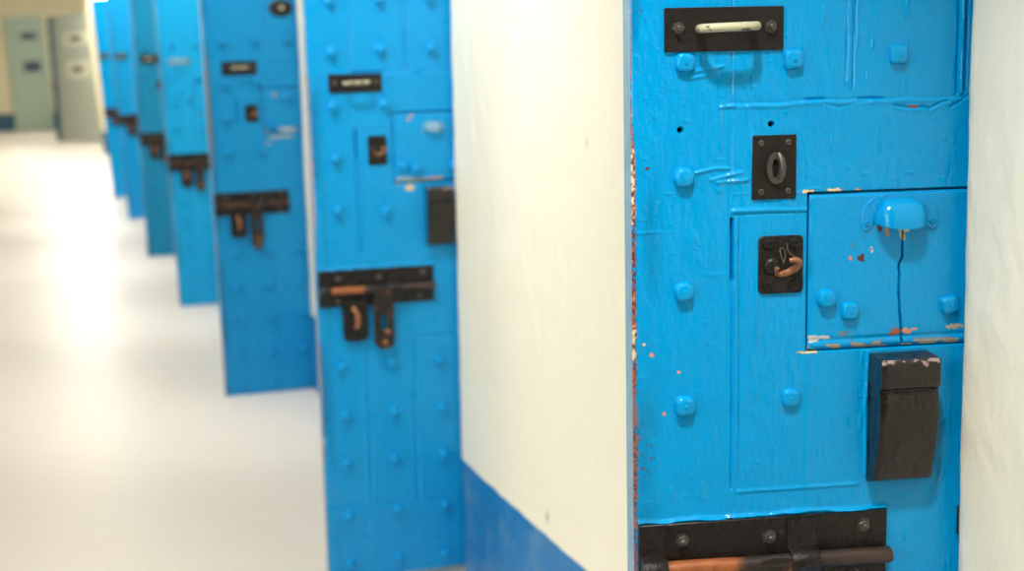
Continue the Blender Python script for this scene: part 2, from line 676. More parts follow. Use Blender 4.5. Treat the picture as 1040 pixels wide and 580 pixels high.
def door_wear_shade(d):
    s = d['seed']
    amt = d['wear']

    def f(u, z, h):
        W = np.zeros(u.shape + (4,))
        n1 = vnoise(u * 600, z * 330, s + 20) * .55 + vnoise(u * 260, z * 110, s + 21) * .45
        n2 = vnoise(u * 60, z * 13, s + 22)
        n3 = vnoise(u * 30, z * 5, s + 23)
        reach = .0022 + .0065 * sstep(.5, .85, n3) * amt
        if d['fine']:
            reach = reach + .012 * np.exp(-((z - 1.10) / .05) ** 2) * n2
        ed = 1 - sstep(.25, 1., u / reach)
        put(W, ed * sstep(.46, .54, n1 + .25 * ed) * sstep(.2, .4, n2 + .2), C_BROWN)
        put(W, ed * sstep(.56, .62, n1 + .1 * ed), C_RUST)
        put(W, ed * sstep(.72, .78, n1 * .7 + n2 * .4), C_CREAM)
        # greasy rubbed band beside the free edge
        put(W, .35 * (1 - sstep(.012, .05, u)) * sstep(.4, .7, vnoise(u * 24, z * 7, s + 30)), C_STAIN)
        # specks
        if d['fine']:
            q = vnoise(u * 420, z * 300, s + 33)
            put(W, sstep(.74, .8, q) * np.exp(-((z - 1.065) / .06) ** 2) * (1 - sstep(.018, .036, u)) * .9, C_BROWN)
            put(W, .30 * np.exp(-((z - 1.09) / .09) ** 2) * (1 - sstep(.02, .05, u)) * vnoise(u * 40, z * 30, s + 34), lin((40, 110, 120)))
        sp = vnoise(u * 330, z * 330, s + 24)
        put(W, sstep(.965, .985, sp) * sstep(.5, .7, vnoise(u * 12, z * 9, s + 25)) * (1 - sstep(.0, .3, u)) * .8, C_PINK)
        put(W, sstep(.97, .985, vnoise(u * 300, z * 200, s + 26)) * (1 - sstep(.03, .09, u)) * .8, C_BROWN)
        for (a, b, ru, rz, c) in d['chips']:
            q = np.hypot((u - a) / ru, (z - b) / rz) + .9 * (vnoise(u * 260, z * 260, s + 27) - .5)
            put(W, 1 - sstep(.8, .95, q), c)
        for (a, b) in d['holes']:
            put(W, 1 - sstep(.0026, .0038, np.hypot(u - a, z - b)), C_HOLE_SHADE)  # shade inside the holes, painted near black
        return W
    return f


def hatch_fns(d):
    hx0, hx1, hz0, hz1 = d['hatch']
    s = d['seed'] + 50
    gw = .0011

    def f(u, z):
        h = .0009 * fbm(u * 8, z * 6, s) + .0006 * fbm(u * 40, z * 26, s + 2) + .0002 * fbm(u * 160, z * 90, s + 3, 2)
        e = np.minimum(np.minimum(u - hx0, hx1 - u), np.minimum(z - hz0, hz1 - z))
        h = h - .003 * (1 - sstep(0, .006, e)) ** 2
        if d['fine']:
            dz_ = .0008 * fbm(z * 90, z * 0, s + 8, 2)
            cr = [(.3665, 1.362), (.3668, 1.328), (.3672, 1.318), (.3632, 1.309), (.3622, 1.307), (.3632, 1.29), (.3625, 1.277), (.3655, 1.235), (.3695, 1.19)]
            h = h - .032 * np.exp(-(segd(u + dz_, z, cr) / gw) ** 4)
            h = h - .0016 * np.exp(-((z - hz0 - .012) / .003) ** 2)
        return h

    def w(u, z, h):
        W = np.zeros(u.shape + (4,))
        n = vnoise(u * 90, z * 260, s + 5)
        e = z - hz0
        put(W, (1 - sstep(.004, .012, e)) * sstep(.62, .7, .45 * n + .75 * vnoise(u * 16, z * 0, s + 6) * (1 if d['fine'] else 1.3)), lin((176, 166, 140)))
        for (a, b, ru, rz, c) in d['hchips']:
            q = np.hypot((u - a) / ru, (z - b) / rz) + .9 * (vnoise(u * 300, z * 300, s + 7) - .5)
            put(W, 1 - sstep(.8, .95, q), c)
        return W
    return f, w


# ---------------------------------------------------------------- ironwork
def add_studs(root, pts, key, y=.0, big=1.):
    for (u, z, k) in pts:
        inst('stud', STUD[key][k], root, (u, y + .0005, z), (0, random.uniform(-.22, .22), 0), (random.uniform(.95, 1.06) * big,) * 3 if big == 1 else (big, big * 1.5, big))


def handle_plate(root, u0, u1, z0, z1, mat, bar, bolts=True, screw=HEX_STEEL):
    g = G()
    g.prism(rrect(u0, u1, z0, z1, .002, 2), .002, -.0045, .0008)
    p = g.out('handle_plate', mat, root)
    cu, cz = (u0 + u1) / 2, (z0 + z1) / 2
    b = G()
    hw = .0345
    path = [(cu - hw + .002, -.002, cz + .001), (cu - hw + .001, -.018, cz + .001), (cu - hw, -.030, cz + .001), (cu - hw + .004, -.038, cz + .0013), (cu - hw + .013, -.0425, cz + .0016),
            (cu, -.0435, cz + .002), (cu + hw - .013, -.0425, cz + .0025), (cu + hw - .004, -.038, cz + .0028), (cu + hw, -.030, cz + .003), (cu + hw - .001, -.018, cz + .003), (cu + hw - .002, -.002, cz + .003)]
    b.tube(path, .0056, 12)
    b.out('pull_bar', bar, p, 60)
    if bolts:
        for du in (-.0605, .0605):
            inst('bolt_head', screw, p, (cu + du, -.0045, cz + .002), (0, random.random(), 0))
    return p


def oval_plate(root, cu, cz):
    g = G()
    n = 28
    g.prism([(cu + .056 * math.cos(2 * PI * k / n), cz + .040 * math.sin(2 * PI * k / n)) for k in range(n)], .002, -.007, .003)
    p = g.out('spyhole_cover', M['black_gloss'], root, 60)
    k = G()
    k.dome((cu + .006, -.007, cz), [(.011, 0), (.011, .004), (.008, .010), (.002, .012)], 16)
    k.out('cover_knob', M['cream_metal'], p, 60)
    return p


def key_escutcheon(root, u0, u1, z0, z1):
    g = G()
    g.prism(rrect(u0, u1, z0, z1, .0016, 2), .002, -.004, .0007)
    p = g.out('keyhole_plate', M['black_dull'], root)
    cu, cz = (u0 + u1) / 2 + .001, (z0 + z1) / 2 - .001
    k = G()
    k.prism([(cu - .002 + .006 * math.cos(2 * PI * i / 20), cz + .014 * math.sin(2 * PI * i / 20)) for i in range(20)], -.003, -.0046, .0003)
    k.out('keyhole', M['dark'], p, 60)  # dark inlay painted as the shade inside the keyhole
    k = G()
    n = 28
    outl = [(cu + .0125 * math.cos(2 * PI * i / n), cz + .0205 * math.sin(2 * PI * i / n)) for i in range(n)]
    innl = [(cu - .001 + .0048 * math.cos(2 * PI * i / n), cz + .0125 * math.sin(2 * PI * i / n)) for i in range(n)]
    k.ringprism(outl, innl, -.003, -.0095)
    k.out('keyhole_surround', M['iron_worn'], p, 60)
    t = G()
    t.tube([(cu + .003, -.008, cz + .019), (cu + .006, -.0125, cz + .012), (cu + .0075, -.0135, cz + .002), (cu + .007, -.0125, cz - .009), (cu + .005, -.009, cz - .018)], [.003, .0042, .0042, .004, .0025], 10)
    t.out('keyhole_flap', M['iron_worn'], p, 60)
    for a in (u0 + .0115, u1 - .0115):
        for b in (z0 + .010, z1 - .010):
            inst('screw', SCREW, p, (a, -.004, b), (0, random.random() * 3, 0))
    return p


def lock_plate(root, u0, u1, z0, z1, full=True):
    g = G()
    g.prism(rrect(u0, u1, z0, z1, .007, 4), .002, -.005, .0012)
    p = g.out('lock_plate', M['black'], root)
    cu, cz = (u0 + u1) / 2, (z0 + z1) / 2
    for a in (u0 + .0125, u1 - .0125):
        for b in (z0 + .011, z1 - .011):
            inst('screw', SCREW_BIG, p, (a, -.0048, b), (0, random.random() * 3, 0))
    # boss that the ring hangs through
    q = G()
    q.dome((cu - .012, -.004, cz - .001), [(.012, 0), (.012, .004), (.009, .007), (.003, .008)], 18)
    q.out('lock_boss', M['black'], p, 60)
    r = G()
    pts, rad = [], []
    for k in range(26):
        t = math.radians(-200 + 290 * k / 25)
        pts.append((cu + .006 + .0145 * math.cos(t), -.013 - .009 * math.sin(t + .4), cz - .002 + .0095 * math.sin(t) + .004 * math.cos(t)))
        rad.append(.0032 + .0018 * math.sin(PI * k / 25))
    r.tube(pts, rad, 10)
    r.out('pull_ring', M['rust'], p, 60)
    if full:
        w = G()
        w.tube([(cu - .001, -.017, cz + .004), (cu - .004, -.019, cz + .012), (cu - .007, -.019, cz + .021), (cu - .004, -.019, cz + .025), (cu + .0005, -.019, cz + .021), (cu + .001, -.019, cz + .012), (cu - .0015, -.018, cz + .004)], .0007, 6)
        w.tube([(cu + .005, -.014, cz + .030), (cu + .004, -.017, cz + .022), (cu + .008, -.019, cz + .015), (cu + .016, -.019, cz + .011), (cu + .018, -.016, cz + .003)], .0007, 6)
        w.out('wire_loop', M['wire'], p, 60)
    return p


def cup_handle(hatch, cu, cz, y, mat, sc=1.):
    """shell pull: arched flange with two screwed ears, hooded cup open below"""
    W, Hh = .0535 * sc, .0405 * sc
    g = G()
    o = []
    for k in range(21):
        t = PI * k / 20
        o.append((cu + W * math.copysign(abs(math.cos(t)) ** .75, math.cos(t)), cz + .002 + (Hh - .002) * math.sin(t) ** .72))
    # ears
    o += [(cu - W * .98, cz - .006), (cu - W * .86, cz - .010), (cu - W * .72, cz - .006), (cu - W * .66, cz + .004)]
    o += [(cu + W * .66, cz + .004), (cu + W * .72, cz - .006), (cu + W * .86, cz - .010), (cu + W * .98, cz - .006)]
    g.prism(o, y + .002, y - .0028, .001)
    p = g.out('cup_handle', mat, hatch, 40)
    c = G()
    v, f = [], []
    nt, ns = 25, 12
    hw, hh, pr = .0345 * sc, .033 * sc, .027 * sc
    for i in range(nt):
        t = -1 + 2 * i / (nt - 1)
        prof = (1 - abs(t) ** 4.5) ** .5
        for j in range(ns):
            a = PI / 2 * j / (ns - 1)
            for_in = 0
            v.append((cu + t * hw * (.80 + .20 * min(1, j / 4)), y - .001 - pr * prof * math.sin(a) ** .8, cz + .001 + hh * (.28 + .72 * prof) * (math.cos(a) ** .9) - .0065 * (1 - t * t) * math.sin(a) ** 2))
    m = len(v)
    for i in range(nt):
        t = -1 + 2 * i / (nt - 1)
        prof = max(0, (1 - abs(t) ** 4.5)) ** .5
        for j in range(ns):
            a = PI / 2 * j / (ns - 1)
            v.append((cu + t * (hw - .0024), y - .001 - max(0, pr * prof * math.sin(a) ** .8 - .0024), cz + .001 + max(0, hh * (.28 + .72 * prof) * (math.cos(a) ** .9) - .0024 * math.cos(a)) - .0065 * (1 - t * t) * math.sin(a) ** 2))
    for i in range(nt - 1):
        for j in range(ns - 1):
            a = i * ns + j
            f.append((a, a + 1, a + ns + 1, a + ns))
            f.append((m + a, m + a + ns, m + a + ns + 1, m + a + 1))
        a = i * ns + ns - 1
        f.append((a, m + a, m + a + ns, a + ns))
    c.add(v, f)
    c.out('cup_hood', mat, p, 60)
    for sgn in (-1, 1):
        inst('screw', SCREW_BLUE, p, (cu + sgn * W * .84, y - .0026, cz + .002), (0, .6, 0))
    return p


SCREW_BLUE = screwhead('screw_painted', M['blue_iron'], .0046)


def catch_box(root, u0, u1, zt, mat):
    """heavy iron keeper: square head stepping back to a curved body"""
    pr = [(-.000, .000), (-.046, -.002), (-.0495, -.006), (-.0500, -.036), (-.0475, -.040), (-.0435, -.0425), (-.0435, -.048), (-.0458, -.060), (-.0462, -.080), (-.0440, -.105), (-.0395, -.128), (-.0345, -.144),
          (-.0315, -.154), (-.0300, -.163), (-.0265, -.170), (-.012, -.1765), (0, -.178)]
    g = G()
    us = np.linspace(u0, u1, 17)
    v, f = [], []
    n = len(pr)
    for i, u in enumerate(us):
        k = 1.0 if 0 < i < 16 else .965
        for (y, z) in pr:
            j = .0006 * float(fbm(np.array(u * 60), np.array(z * 60), 5))
            v.append((u, y * k - j, z))
    for i in range(len(us) - 1):
        for j in range(n - 1):
            a = i * n + j
            f.append((a, a + n, a + n + 1, a + 1))
    f.append(tuple(range(n)))
    f.append(tuple((len(us) - 1) * n + k for k in range(n - 1, -1, -1)))
    g.add(v, f)
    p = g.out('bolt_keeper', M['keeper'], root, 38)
    p.location = (0, 0, zt)
    # crease of thick paint under the head
    c = G()
    c.tube([(u0 + .004 + (u1 - u0 - .008) * k / 12, -.0445 - .0006 * (k % 2), -.0435 - .004 * math.sin(PI * k / 12)) for k in range(13)], .0012, 6)
    c.out('paint_ridge', mat, p, 60)
    return p


def hasp_outline(cu, w, zt, zb, pointed):
    o = []
    n = 10
    for k in range(n + 1):
        t = PI + PI * k / n
        if pointed:
            s = abs(math.cos(t))
            o.append((cu + w / 2 * math.cos(t), zb + .028 + .028 * (-(1 - s) if True else 0)))
        else:
            o.append((cu + w / 2 * math.copysign(abs(math.cos(t)) ** .6, math.cos(t)), zb + .020 + .020 * math.sin(t)))
    o += [(cu + w / 2, zt), (cu - w / 2, zt)]
    return o


def bolt_assembly(root, zt=.9695, pointed=False, bar=None, u0=.0055, ln=.346):
    hgt = .108
    g = G()
    g.prism(rrect(u0, u0 + ln, zt - hgt, zt, .002, 2), .003, -.006, .001)
    p = g.out('bolt_plate', M['black'], root)
    zc = zt - .0585
    yb = -.020
    b = G()
    pts = [(u0 + .006, yb, zc - .001)] + [(u0 + .006 + .338 * k / 10, yb, zc + .0006 * math.sin(k)) for k in range(1, 11)]
    b.tube([(pts[0][0] - .003, yb, zc)] + pts + [(u0 + .347, yb, zc)], [.0085] + [.0112] * 10 + [.0112, .0095], 18)
    b.out('sliding_bar', bar or M['bar'], p, 50)
    # two straps bent over the bar

    def strap(ua, ub, name='strap'):
        s = G()
        prof = [(-.0062, .0555), (-.0092, .055), (-.0092, .020), (-.0105, .0165)]
        prof += [(yb - .0155 * math.sin(math.radians(a)) - .0, .0155 * math.cos(math.radians(a))) for a in range(20, 161, 14)]
        prof += [(-.0105, -.0165), (-.0092, -.020), (-.0092, -.046), (-.0062, -.0465)]
        inner = [(-.0058, z) for (y, z) in prof]
        n = len(prof)
        v, f = [], []
        for (ua_, k) in ((ua, .97), (ua + .0012, 1), (ub - .0012, 1), (ub, .97)):
            v += [(ua_, y * k if y < -.0062 else y, zc + z) for (y, z) in prof]
        for i in range(3):
            for j in range(n - 1):
                a = i * n + j
                f.append((a, a + n, a + n + 1, a + 1))
        f.append(tuple(range(n)))
        f.append(tuple(3 * n + k for k in range(n - 1, -1, -1)))
        s.add(v, f)
        s.out(name, M['black_gloss'], p, 45)
    strap(u0 + .001, u0 + .034)
    strap(u0 + .204, u0 + .244)
    for uu, zz in ((.0585, .0235), (.1795, .0265), (.312, .019)):
        inst('bolt_head', HEX, p, (u0 + uu, -.006, zt - zz), (0, random.random(), 0))
    for uu in (.055, .30):
        inst('bolt_head', HEX, p, (u0 + uu, -.006, zt - .09), (0, random.random(), 0))
    # hasp hanging from the plate, with its staple
    a = G()
    cu = u0 + .1035
    a.prism(hasp_outline(cu, .074, zt - .088, zt - .213, False), -.008, -.0175, .0015)
    hs = a.out('hasp', M['black'], p)
    r = G()
    r.tube([(cu - .006, -.012, zt - .110), (cu - .004, -.024, zt - .114), (cu + .004, -.027, zt - .130), (cu + .006, -.028, zt - .150), (cu + .003, -.026, zt - .168), (cu - .001, -.012, zt - .174)], [.0062, .0072, .008, .008, .007, .006], 10)
    r.out('staple', M['rust'], hs, 60)
    k = G()
    k.dome((cu + .001, -.0165, zt - .187), [(.011, 0), (.011, .0015), (.006, .003), (.001, .003)], 16)
    k.out('hasp_rivet', M['dark'], hs, 60)
    # handle of the sliding bar: a flat slotted tongue
    cu2 = u0 + .1855
    bt = zt - (.275 if pointed else .240)
    o = []
    i_ = []
    n = 24
    top = zt - .050
    zc2 = (top + bt) / 2
    hz = (top - bt) / 2
    for q in range(n):
        t = 2 * PI * q / n
        ct, st = math.cos(t), math.sin(t)
        e = .28
        wv = .030
        if st < 0:
            wv *= 1 - (.75 if pointed else .42) * sstep(.55, 1., -st)
        o.append((cu2 + wv * math.copysign(abs(ct) ** e, ct), zc2 + hz * math.copysign(abs(st) ** e if not pointed or st > 0 else abs(st) ** .6, st)))
        i_.append((cu2 + .001 + .0085 * math.copysign(abs(ct) ** .5, ct), zt - .158 + .024 * math.copysign(abs(st) ** .6, st)))
    h = G()
    h.ringprism(o, i_, -.022, -.031)
    tong = h.out('bar_handle', M['rust_dark'], p, 40)
    k = G()
    k.dome((cu2 + .010, -.030, bt + .052), [(.009, 0), (.009, .003), (.004, .006)], 12)
    k.dome((cu2 + .002, -.030, bt + .022), [(.008, 0), (.008, .003), (.004, .005)], 12)
    k.out('rivet', M['rust'], tong, 60)
    return p


def hinge(root, u, z):
    g = G()
    g.tube([(u, -.004, z - .022), (u, -.004, z - .02), (u, -.004, z + .018), (u, -.004, z + .02)], [.006, .0085, .0085, .006], 12)
    g.prism(rrect(u, u + .028, z - .014, z + .014, .003, 2), .001, -.004, .001)
    g.out('hinge', M['rust_dark'], root, 40)


# ---------------------------------------------------------------- doors
GROUP = 'blue cell doors along the right wall'


def rows(d, us, zs, kind=1):
    return [(u + random.uniform(-.004, .004), z + random.uniform(-.004, .004), kind) for z in zs for u in us]


def make_door(x, y, ang, label, d):
    root = empty('cell_door', (x, y, 0), math.radians(90 - ang), label, 'door', GROUP)
    key = d['paint']
    lo, hi = d['dense']
    root.rotation_euler = (0, math.radians(d['plumb']), root.rotation_euler[2])
    us = axis(0, d['w'], 0, d['w'], d['du'], d['du'])
    zs = axis(d['bot'], d['top'], lo, hi, d['du'], d.get('dz', .02))
    leaf = slab('door_leaf', us, zs, door_height(d), door_wear_shade(d), .042, [M[key], M['edge']], root, 0, 1)
    # food hatch
    hx0, hx1, hz0, hz1 = d['hatch']
    gp = .0026 if d['fine'] else .0035
    hd = dict(d)
    hd['hatch'] = (hx0 + gp, hx1 - gp, hz0 + gp, hz1 - gp)
    hf, hw = hatch_fns(hd)
    a = hd['hatch']
    hs = d['du'] * (.64 if d['fine'] else 1.)
    hatch = slab('food_hatch', axis(a[0], a[1], a[0], a[1], hs, hs), axis(a[2], a[3], a[2], a[3], hs, hs), hf, hw, .010, [M[key]], root, -.0012)
    add_studs(hatch, d['hstuds'], key, -.0012, d.get('big', 1.))
    if d.get('cup'):
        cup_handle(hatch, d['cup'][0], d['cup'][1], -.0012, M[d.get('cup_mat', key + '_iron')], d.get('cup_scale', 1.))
    add_studs(root, d['studs'], key, 0., d.get('big', 1.))
    if d.get('plate'):
        pm = M['edge'] if d.get('plate_blue') else M['black_dull']
        handle_plate(root, *d['plate'], pm, M['edge'] if d.get('plate_blue') else M['cream_metal'])
    if d.get('oval'):
        oval_plate(root, *d['oval'])
    if d.get('key'):
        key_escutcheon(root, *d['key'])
    if d.get('lock'):
        lock_plate(root, *d['lock'], full=d['fine'])
    if d.get('box'):
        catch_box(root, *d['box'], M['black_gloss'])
    bolt_assembly(root, d.get('bolt_z', .9695), d.get('pointed', False), M[d.get('bar', 'bar_dark')])
    for z in d.get('hinges', (.35, 1.9)):
        hinge(root, .462, z)
    return root


BASE = dict(w=.498, top=2.30, bot=.02, plumb=0., fine=False, rail_dz=0., wear=1., holes=[], chips=[], hchips=[], hatch=(.2405, .484, 1.218, 1.424), hstuds=[(.270, 1.266, 2), (.308, 1.259, 2), (.425, 1.262, 1)], cup=(.366, 1.369))
LOWROWS = (.0685, .221, .3815, .5335, .682)

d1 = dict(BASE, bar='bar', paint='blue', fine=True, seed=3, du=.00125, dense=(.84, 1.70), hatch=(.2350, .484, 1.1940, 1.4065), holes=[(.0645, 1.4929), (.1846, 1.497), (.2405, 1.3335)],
          studs=[(.0698, 1.578, 2), (.2126, 1.579, 0), (.3545, 1.582, 0), (.0683, 1.432, 1), (.068, 1.283, 1), (.0691, 1.130, 2), (.2137, 1.133, 2),
                 (.07, 1.73, 0), (.213, 1.73, 0), (.355, 1.73, 0)] + rows(None, (.067, .215, .362), LOWROWS, 1),
          hstuds=[(.261, 1.2655, 1), (.294, 1.247, 2), (.4335, 1.249, 0)],
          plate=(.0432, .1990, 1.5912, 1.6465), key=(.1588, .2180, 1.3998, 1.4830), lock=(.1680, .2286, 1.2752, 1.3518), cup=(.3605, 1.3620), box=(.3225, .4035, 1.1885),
          hinges=(.30, .9475, 1.95),
          chips=[(.235, 1.4085, .010, .003, C_CREAM), (.272, 1.4095, .010, .0028, C_CREAM), (.302, 1.4085, .004, .0025, C_PINK), (.376, 1.5145, .008, .0025, C_RUST), (.062, 1.175, .003, .003, C_PINK), (.015, 1.215, .003, .003, C_CREAM), (.026, 1.2, .003, .004, C_PINK),
                 (.042, 1.12, .0025, .003, C_PINK), (.065, 1.568, .004, .003, C_BROWN), (.075, 1.573, .003, .004, C_RUST), (.02, 1.445, .003, .002, C_BROWN), (.24, 1.1935, .016, .0022, C_CREAM)],
          hchips=[(.3660, 1.3515, .0095, .0055, lin((206, 204, 160))), (.3670, 1.3445, .005, .006, lin((206, 204, 160))), (.3445, 1.3505, .004, .006, lin((190, 140, 112))), (.334, 1.355, .003, .004, C_BROWN), (.3085, 1.3165, .0055, .0065, C_BROWN),
                  (.3225, 1.3285, .0042, .0042, C_PALE), (.3225, 1.3285, .0022, .0022, C_BROWN), (.2945, 1.318, .003, .005, lin((190, 140, 130))), (.296, 1.335, .003, .005, lin((60, 140, 190))), (.3575, 1.2155, .008, .006, C_RUST), (.374, 1.215, .007, .005, C_PINK), (.386, 1.2175, .006, .0025, C_PINK), (.245, 1.2115, .012, .0045, C_PALE), (.262, 1.2125, .010, .003, C_PALE),
                  (.288, 1.2165, .010, .004, lin((90, 130, 150))), (.44, 1.2185, .014, .0035, lin((190, 170, 140)))])
make_door(.703, 1.669, 100, 'nearest blue studded cell door, hatch cracked beneath its cup handle, black keeper in full view', d1)

d2 = dict(BASE, big=1.08, bar='bar', cup_mat='edge', paint='blue_mid', seed=31, du=.003, dense=(.02, 1.80), rail_dz=.014,
          studs=[(.072, 1.602, 1), (.215, 1.607, 1), (.364, 1.607, 1), (.0725, 1.745, 1), (.215, 1.748, 1), (.364, 1.75, 1), (.071, 1.448, 1), (.221, 1.449, 1), (.073, 1.298, 1), (.0724, 1.146, 1), (.2151, 1.138, 1)] + rows(None, (.067, .217, .364), LOWROWS, 1),
          plate=(.0608, .2160, 1.485, 1.5385), lock=(.168, .2235, 1.274, 1.3595), box=(.3345, .4095, 1.2050),
          cup_scale=.62, cup=(.366, 1.370),
          chips=[(.0, 1.22, .0075, .23, lin((186, 150, 150))), (.29, 1.2035, .018, .010, C_CREAM), (.252, 1.225, .004, .014, C_PALE)],
          hchips=[(.27, 1.228, .030, .007, lin((176, 196, 206))), (.37, 1.228, .028, .006, lin((190, 160, 150))), (.292, 1.402, .004, .005, C_PINK), (.30, 1.414, .008, .004, C_PINK)])
make_door(.708, 4.052, 91.5, 'second blue studded cell door from the viewer, both hanging hasps of its bolt clear', d2)

d3 = dict(BASE, plumb=-.5, big=1.25, bot=.0, paint='blue_deep', seed=57, du=.005, dense=(.02, 1.95), rail_dz=.02, wear=1.5,
          studs=[(.083, 1.47, 1), (.236, 1.47, 1), (.083, 1.31, 1), (.083, 1.15, 1), (.236, 1.15, 1), (.083, 1.66, 1), (.236, 1.66, 1), (.38, 1.66, 1)] + rows(None, (.087, .238, .384), (.045, .197, .369, .521, .684), 1),
          plate=(.0775, .2385, 1.507, 1.5695), lock=(.171, .231, 1.289, 1.3695), oval=(.362, 1.806), cup_scale=.6, cup=(.367, 1.392),
          bolt_z=.968, pointed=True,
          chips=[(.33, 1.215, .07, .007, lin((190, 190, 170))), (.27, 1.185, .012, .005, C_CREAM), (.33, 1.188, .05, .002, lin((190, 176, 150))), (.002, 1.35, .018, .30, lin((112, 104, 104)))],
          hchips=[(.31, 1.41, .014, .006, C_PINK), (.35, 1.25, .06, .01, lin((190, 196, 186)))], hatch=(.2505, .484, 1.236, 1.440))
make_door(.705, 6.64, 90.5, 'third blue cell door from the viewer, with a black oval cover near its top', d3)

FAR = dict(BASE, big=1.25, du=.008, dense=(.02, 2.0), bolt_z=.982)
d4 = dict(FAR, bot=.0, plumb=-1.4, cup_mat='edge', paint='blue_light', seed=71, studs=[(.075, 1.47, 1), (.235, 1.46, 1), (.075, 1.31, 1), (.075, 1.15, 1), (.235, 1.14, 1), (.08, 1.67, 1), (.23, 1.67, 1)] + rows(None, (.08, .232, .38), LOWROWS, 1),  # pale cup paint stands in for its glint
          plate=(.0520, .1900, 1.545, 1.585), plate_blue=True, lock=None, cup=(.30, 1.37), hatch=(.2, .45, 1.22, 1.43), hstuds=[], cup_scale=.7)
d4['studs'].append((.165, 1.335, 0))
make_door(.722, 9.235, 92, 'fourth blue cell door from the viewer, with a blue painted pull plate above its bolt', d4)

d5 = dict(FAR, bot=.0, plumb=-.3, paint='blue_teal', seed=83, studs=rows(None, (.075, .22, .37), LOWROWS + (1.47, 1.66), 1), plate=(.045, .195, 1.545, 1.618), lock=(.160, .215, 1.345, 1.41), bolt_z=1.0)
make_door(.682, 11.70, 92, 'fifth cell door from the viewer, duller teal blue, black plate near its top', d5)
d6 = dict(FAR, bot=.0, plumb=-2., paint='blue_mid', seed=95, studs=rows(None, (.075, .22, .37), LOWROWS, 1), plate=(.035, .135, 1.58, 1.64), bolt_z=1.04)
make_door(.69, 14.56, 92, 'sixth blue cell door from the viewer, between the teal door and the farthest blue door', d6)
d7 = dict(FAR, **{'top': 2.265}, bot=.0, plumb=-2.6, paint='blue', seed=99, studs=rows(None, (.075, .22, .37), LOWROWS, 1), plate=(.02, .12, 1.585, 1.65), bolt_z=1.03)
make_door(.648, 16.90, 92, 'farthest of the blue cell doors, mostly hidden behind the others', d7)


# ---------------------------------------------------------------- setting
def rough_wall(name, path, z0, z1, mat, step=.012, amp=1., zstep=None, lean=(0, 0, 0, 0)):
    """plaster wall following a plan path, uneven by hand"""
    pts = []
    for (a, b) in zip(path, path[1:]):
        L = math.dist(a, b)
        n = max(1, int(L / step))
        for k in range(n):
            pts.append((a[0] + (b[0] - a[0]) * k / n, a[1] + (b[1] - a[1]) * k / n))
    pts.append(path[-1])
    P = np.array(pts)
    T = np.gradient(P, axis=0)
    T /= np.linalg.norm(T, axis=1)[:, None] + 1e-9
    for _ in range(2):                      # soften corners
        P[1:-1] = .5 * P[1:-1] + .25 * (P[:-2] + P[2:])
    zs = np.arange(z0, z1 + 1e-6, zstep or step)
    S = np.concatenate([[0], np.cumsum(np.linalg.norm(np.diff(P, axis=0), axis=1))]) + path[0][1] * 3
    SS, ZZ = np.meshgrid(S, zs)
    Nx, Ny = T[:, 1], -T[:, 0]
    h = amp * (.0030 * fbm(SS * 5, ZZ * 4, 2) + .0028 * fbm(SS * 20, ZZ * 11, 5) + .0008 * fbm(SS * 55, ZZ * 38, 7, 2))
    X = P[:, 0][None] + Nx[None] * h * -1
    Y = P[:, 1][None] + Ny[None] * h * -1
    t = sstep(lean[2], lean[3], P[:, 1])[None] if lean[3] > lean[2] else 0.
    X = X + t * (lean[0] + (lean[1] - lean[0]) * np.clip((ZZ - .1) / 1.6, 0, 1.2))
    V = np.stack([X.ravel(), Y.ravel(), ZZ.ravel()], 1)
    nu, nz = len(S), len(zs)
    idx = np.arange(nu * nz).reshape(nz, nu)
    F = np.stack([idx[:-1, :-1], idx[:-1, 1:], idx[1:, 1:], idx[1:, :-1]], -1).reshape(-1, 4)
    return V, F.tolist()


BACK, END, LEFT, CEIL = -4., 34.3, -1.62, 3.45
# piers of the right wall: (from, to, mesh step)
corner = [1.572, 4.022, 6.622, 9.205, 11.675, 14.53, 17.03]
piers = []
prev = BACK
for k, c in enumerate(corner):
    piers.append((prev, c))
    prev = c + .52
piers.append((prev, END))
VV, FF = [], []
for k, (a, b) in enumerate(piers):
    st = (.010, .012, .02, .04, .06, .08, .1, .2)[k]
    a2 = a if k else .2
    path = [(WALL + .36, a2), (WALL, a2), (WALL, b), (WALL + .36, b)]
    v, f = rough_wall('p', path, 0., 2.34, None, st, lean=((.0, -.008, .8, 1.5), (-.018, -.012, 2.6, 3.9), (-.016, -.02, 5.5, 6.4), (0, 0, 0, 0))[min(k, 3)])
    o = len(VV)
    VV += v.tolist()
    FF += [tuple(i + o for i in q) for q in f]


def boxgeo(x0, x1, y0, y1, z0, z1):
    v = [(x, y, z) for z in (z0, z1) for y in (y0, y1) for x in (x0, x1)]
    f = [(0, 2, 3, 1), (4, 5, 7, 6), (0, 1, 5, 4), (1, 3, 7, 5), (3, 2, 6, 7), (2, 0, 4, 6)]
    return v, f


def addgeo(v, f):
    o = len(VV)
    VV.extend(v)
    FF.extend([tuple(i + o for i in q) for q in f])


addgeo(*boxgeo(WALL, WALL + .36, BACK, .2, 0, 2.34))          # plain length behind the viewer
addgeo(*boxgeo(WALL, WALL + .36, BACK, END, 2.34, CEIL))      # wall above the doorways
struct(obj('wall_right', VV, FF, M['wall'], None, 60))


def sbox(name, b, mat):
    v, f = boxgeo(*b)
    return struct(obj(name, v, f, mat, None, 30))


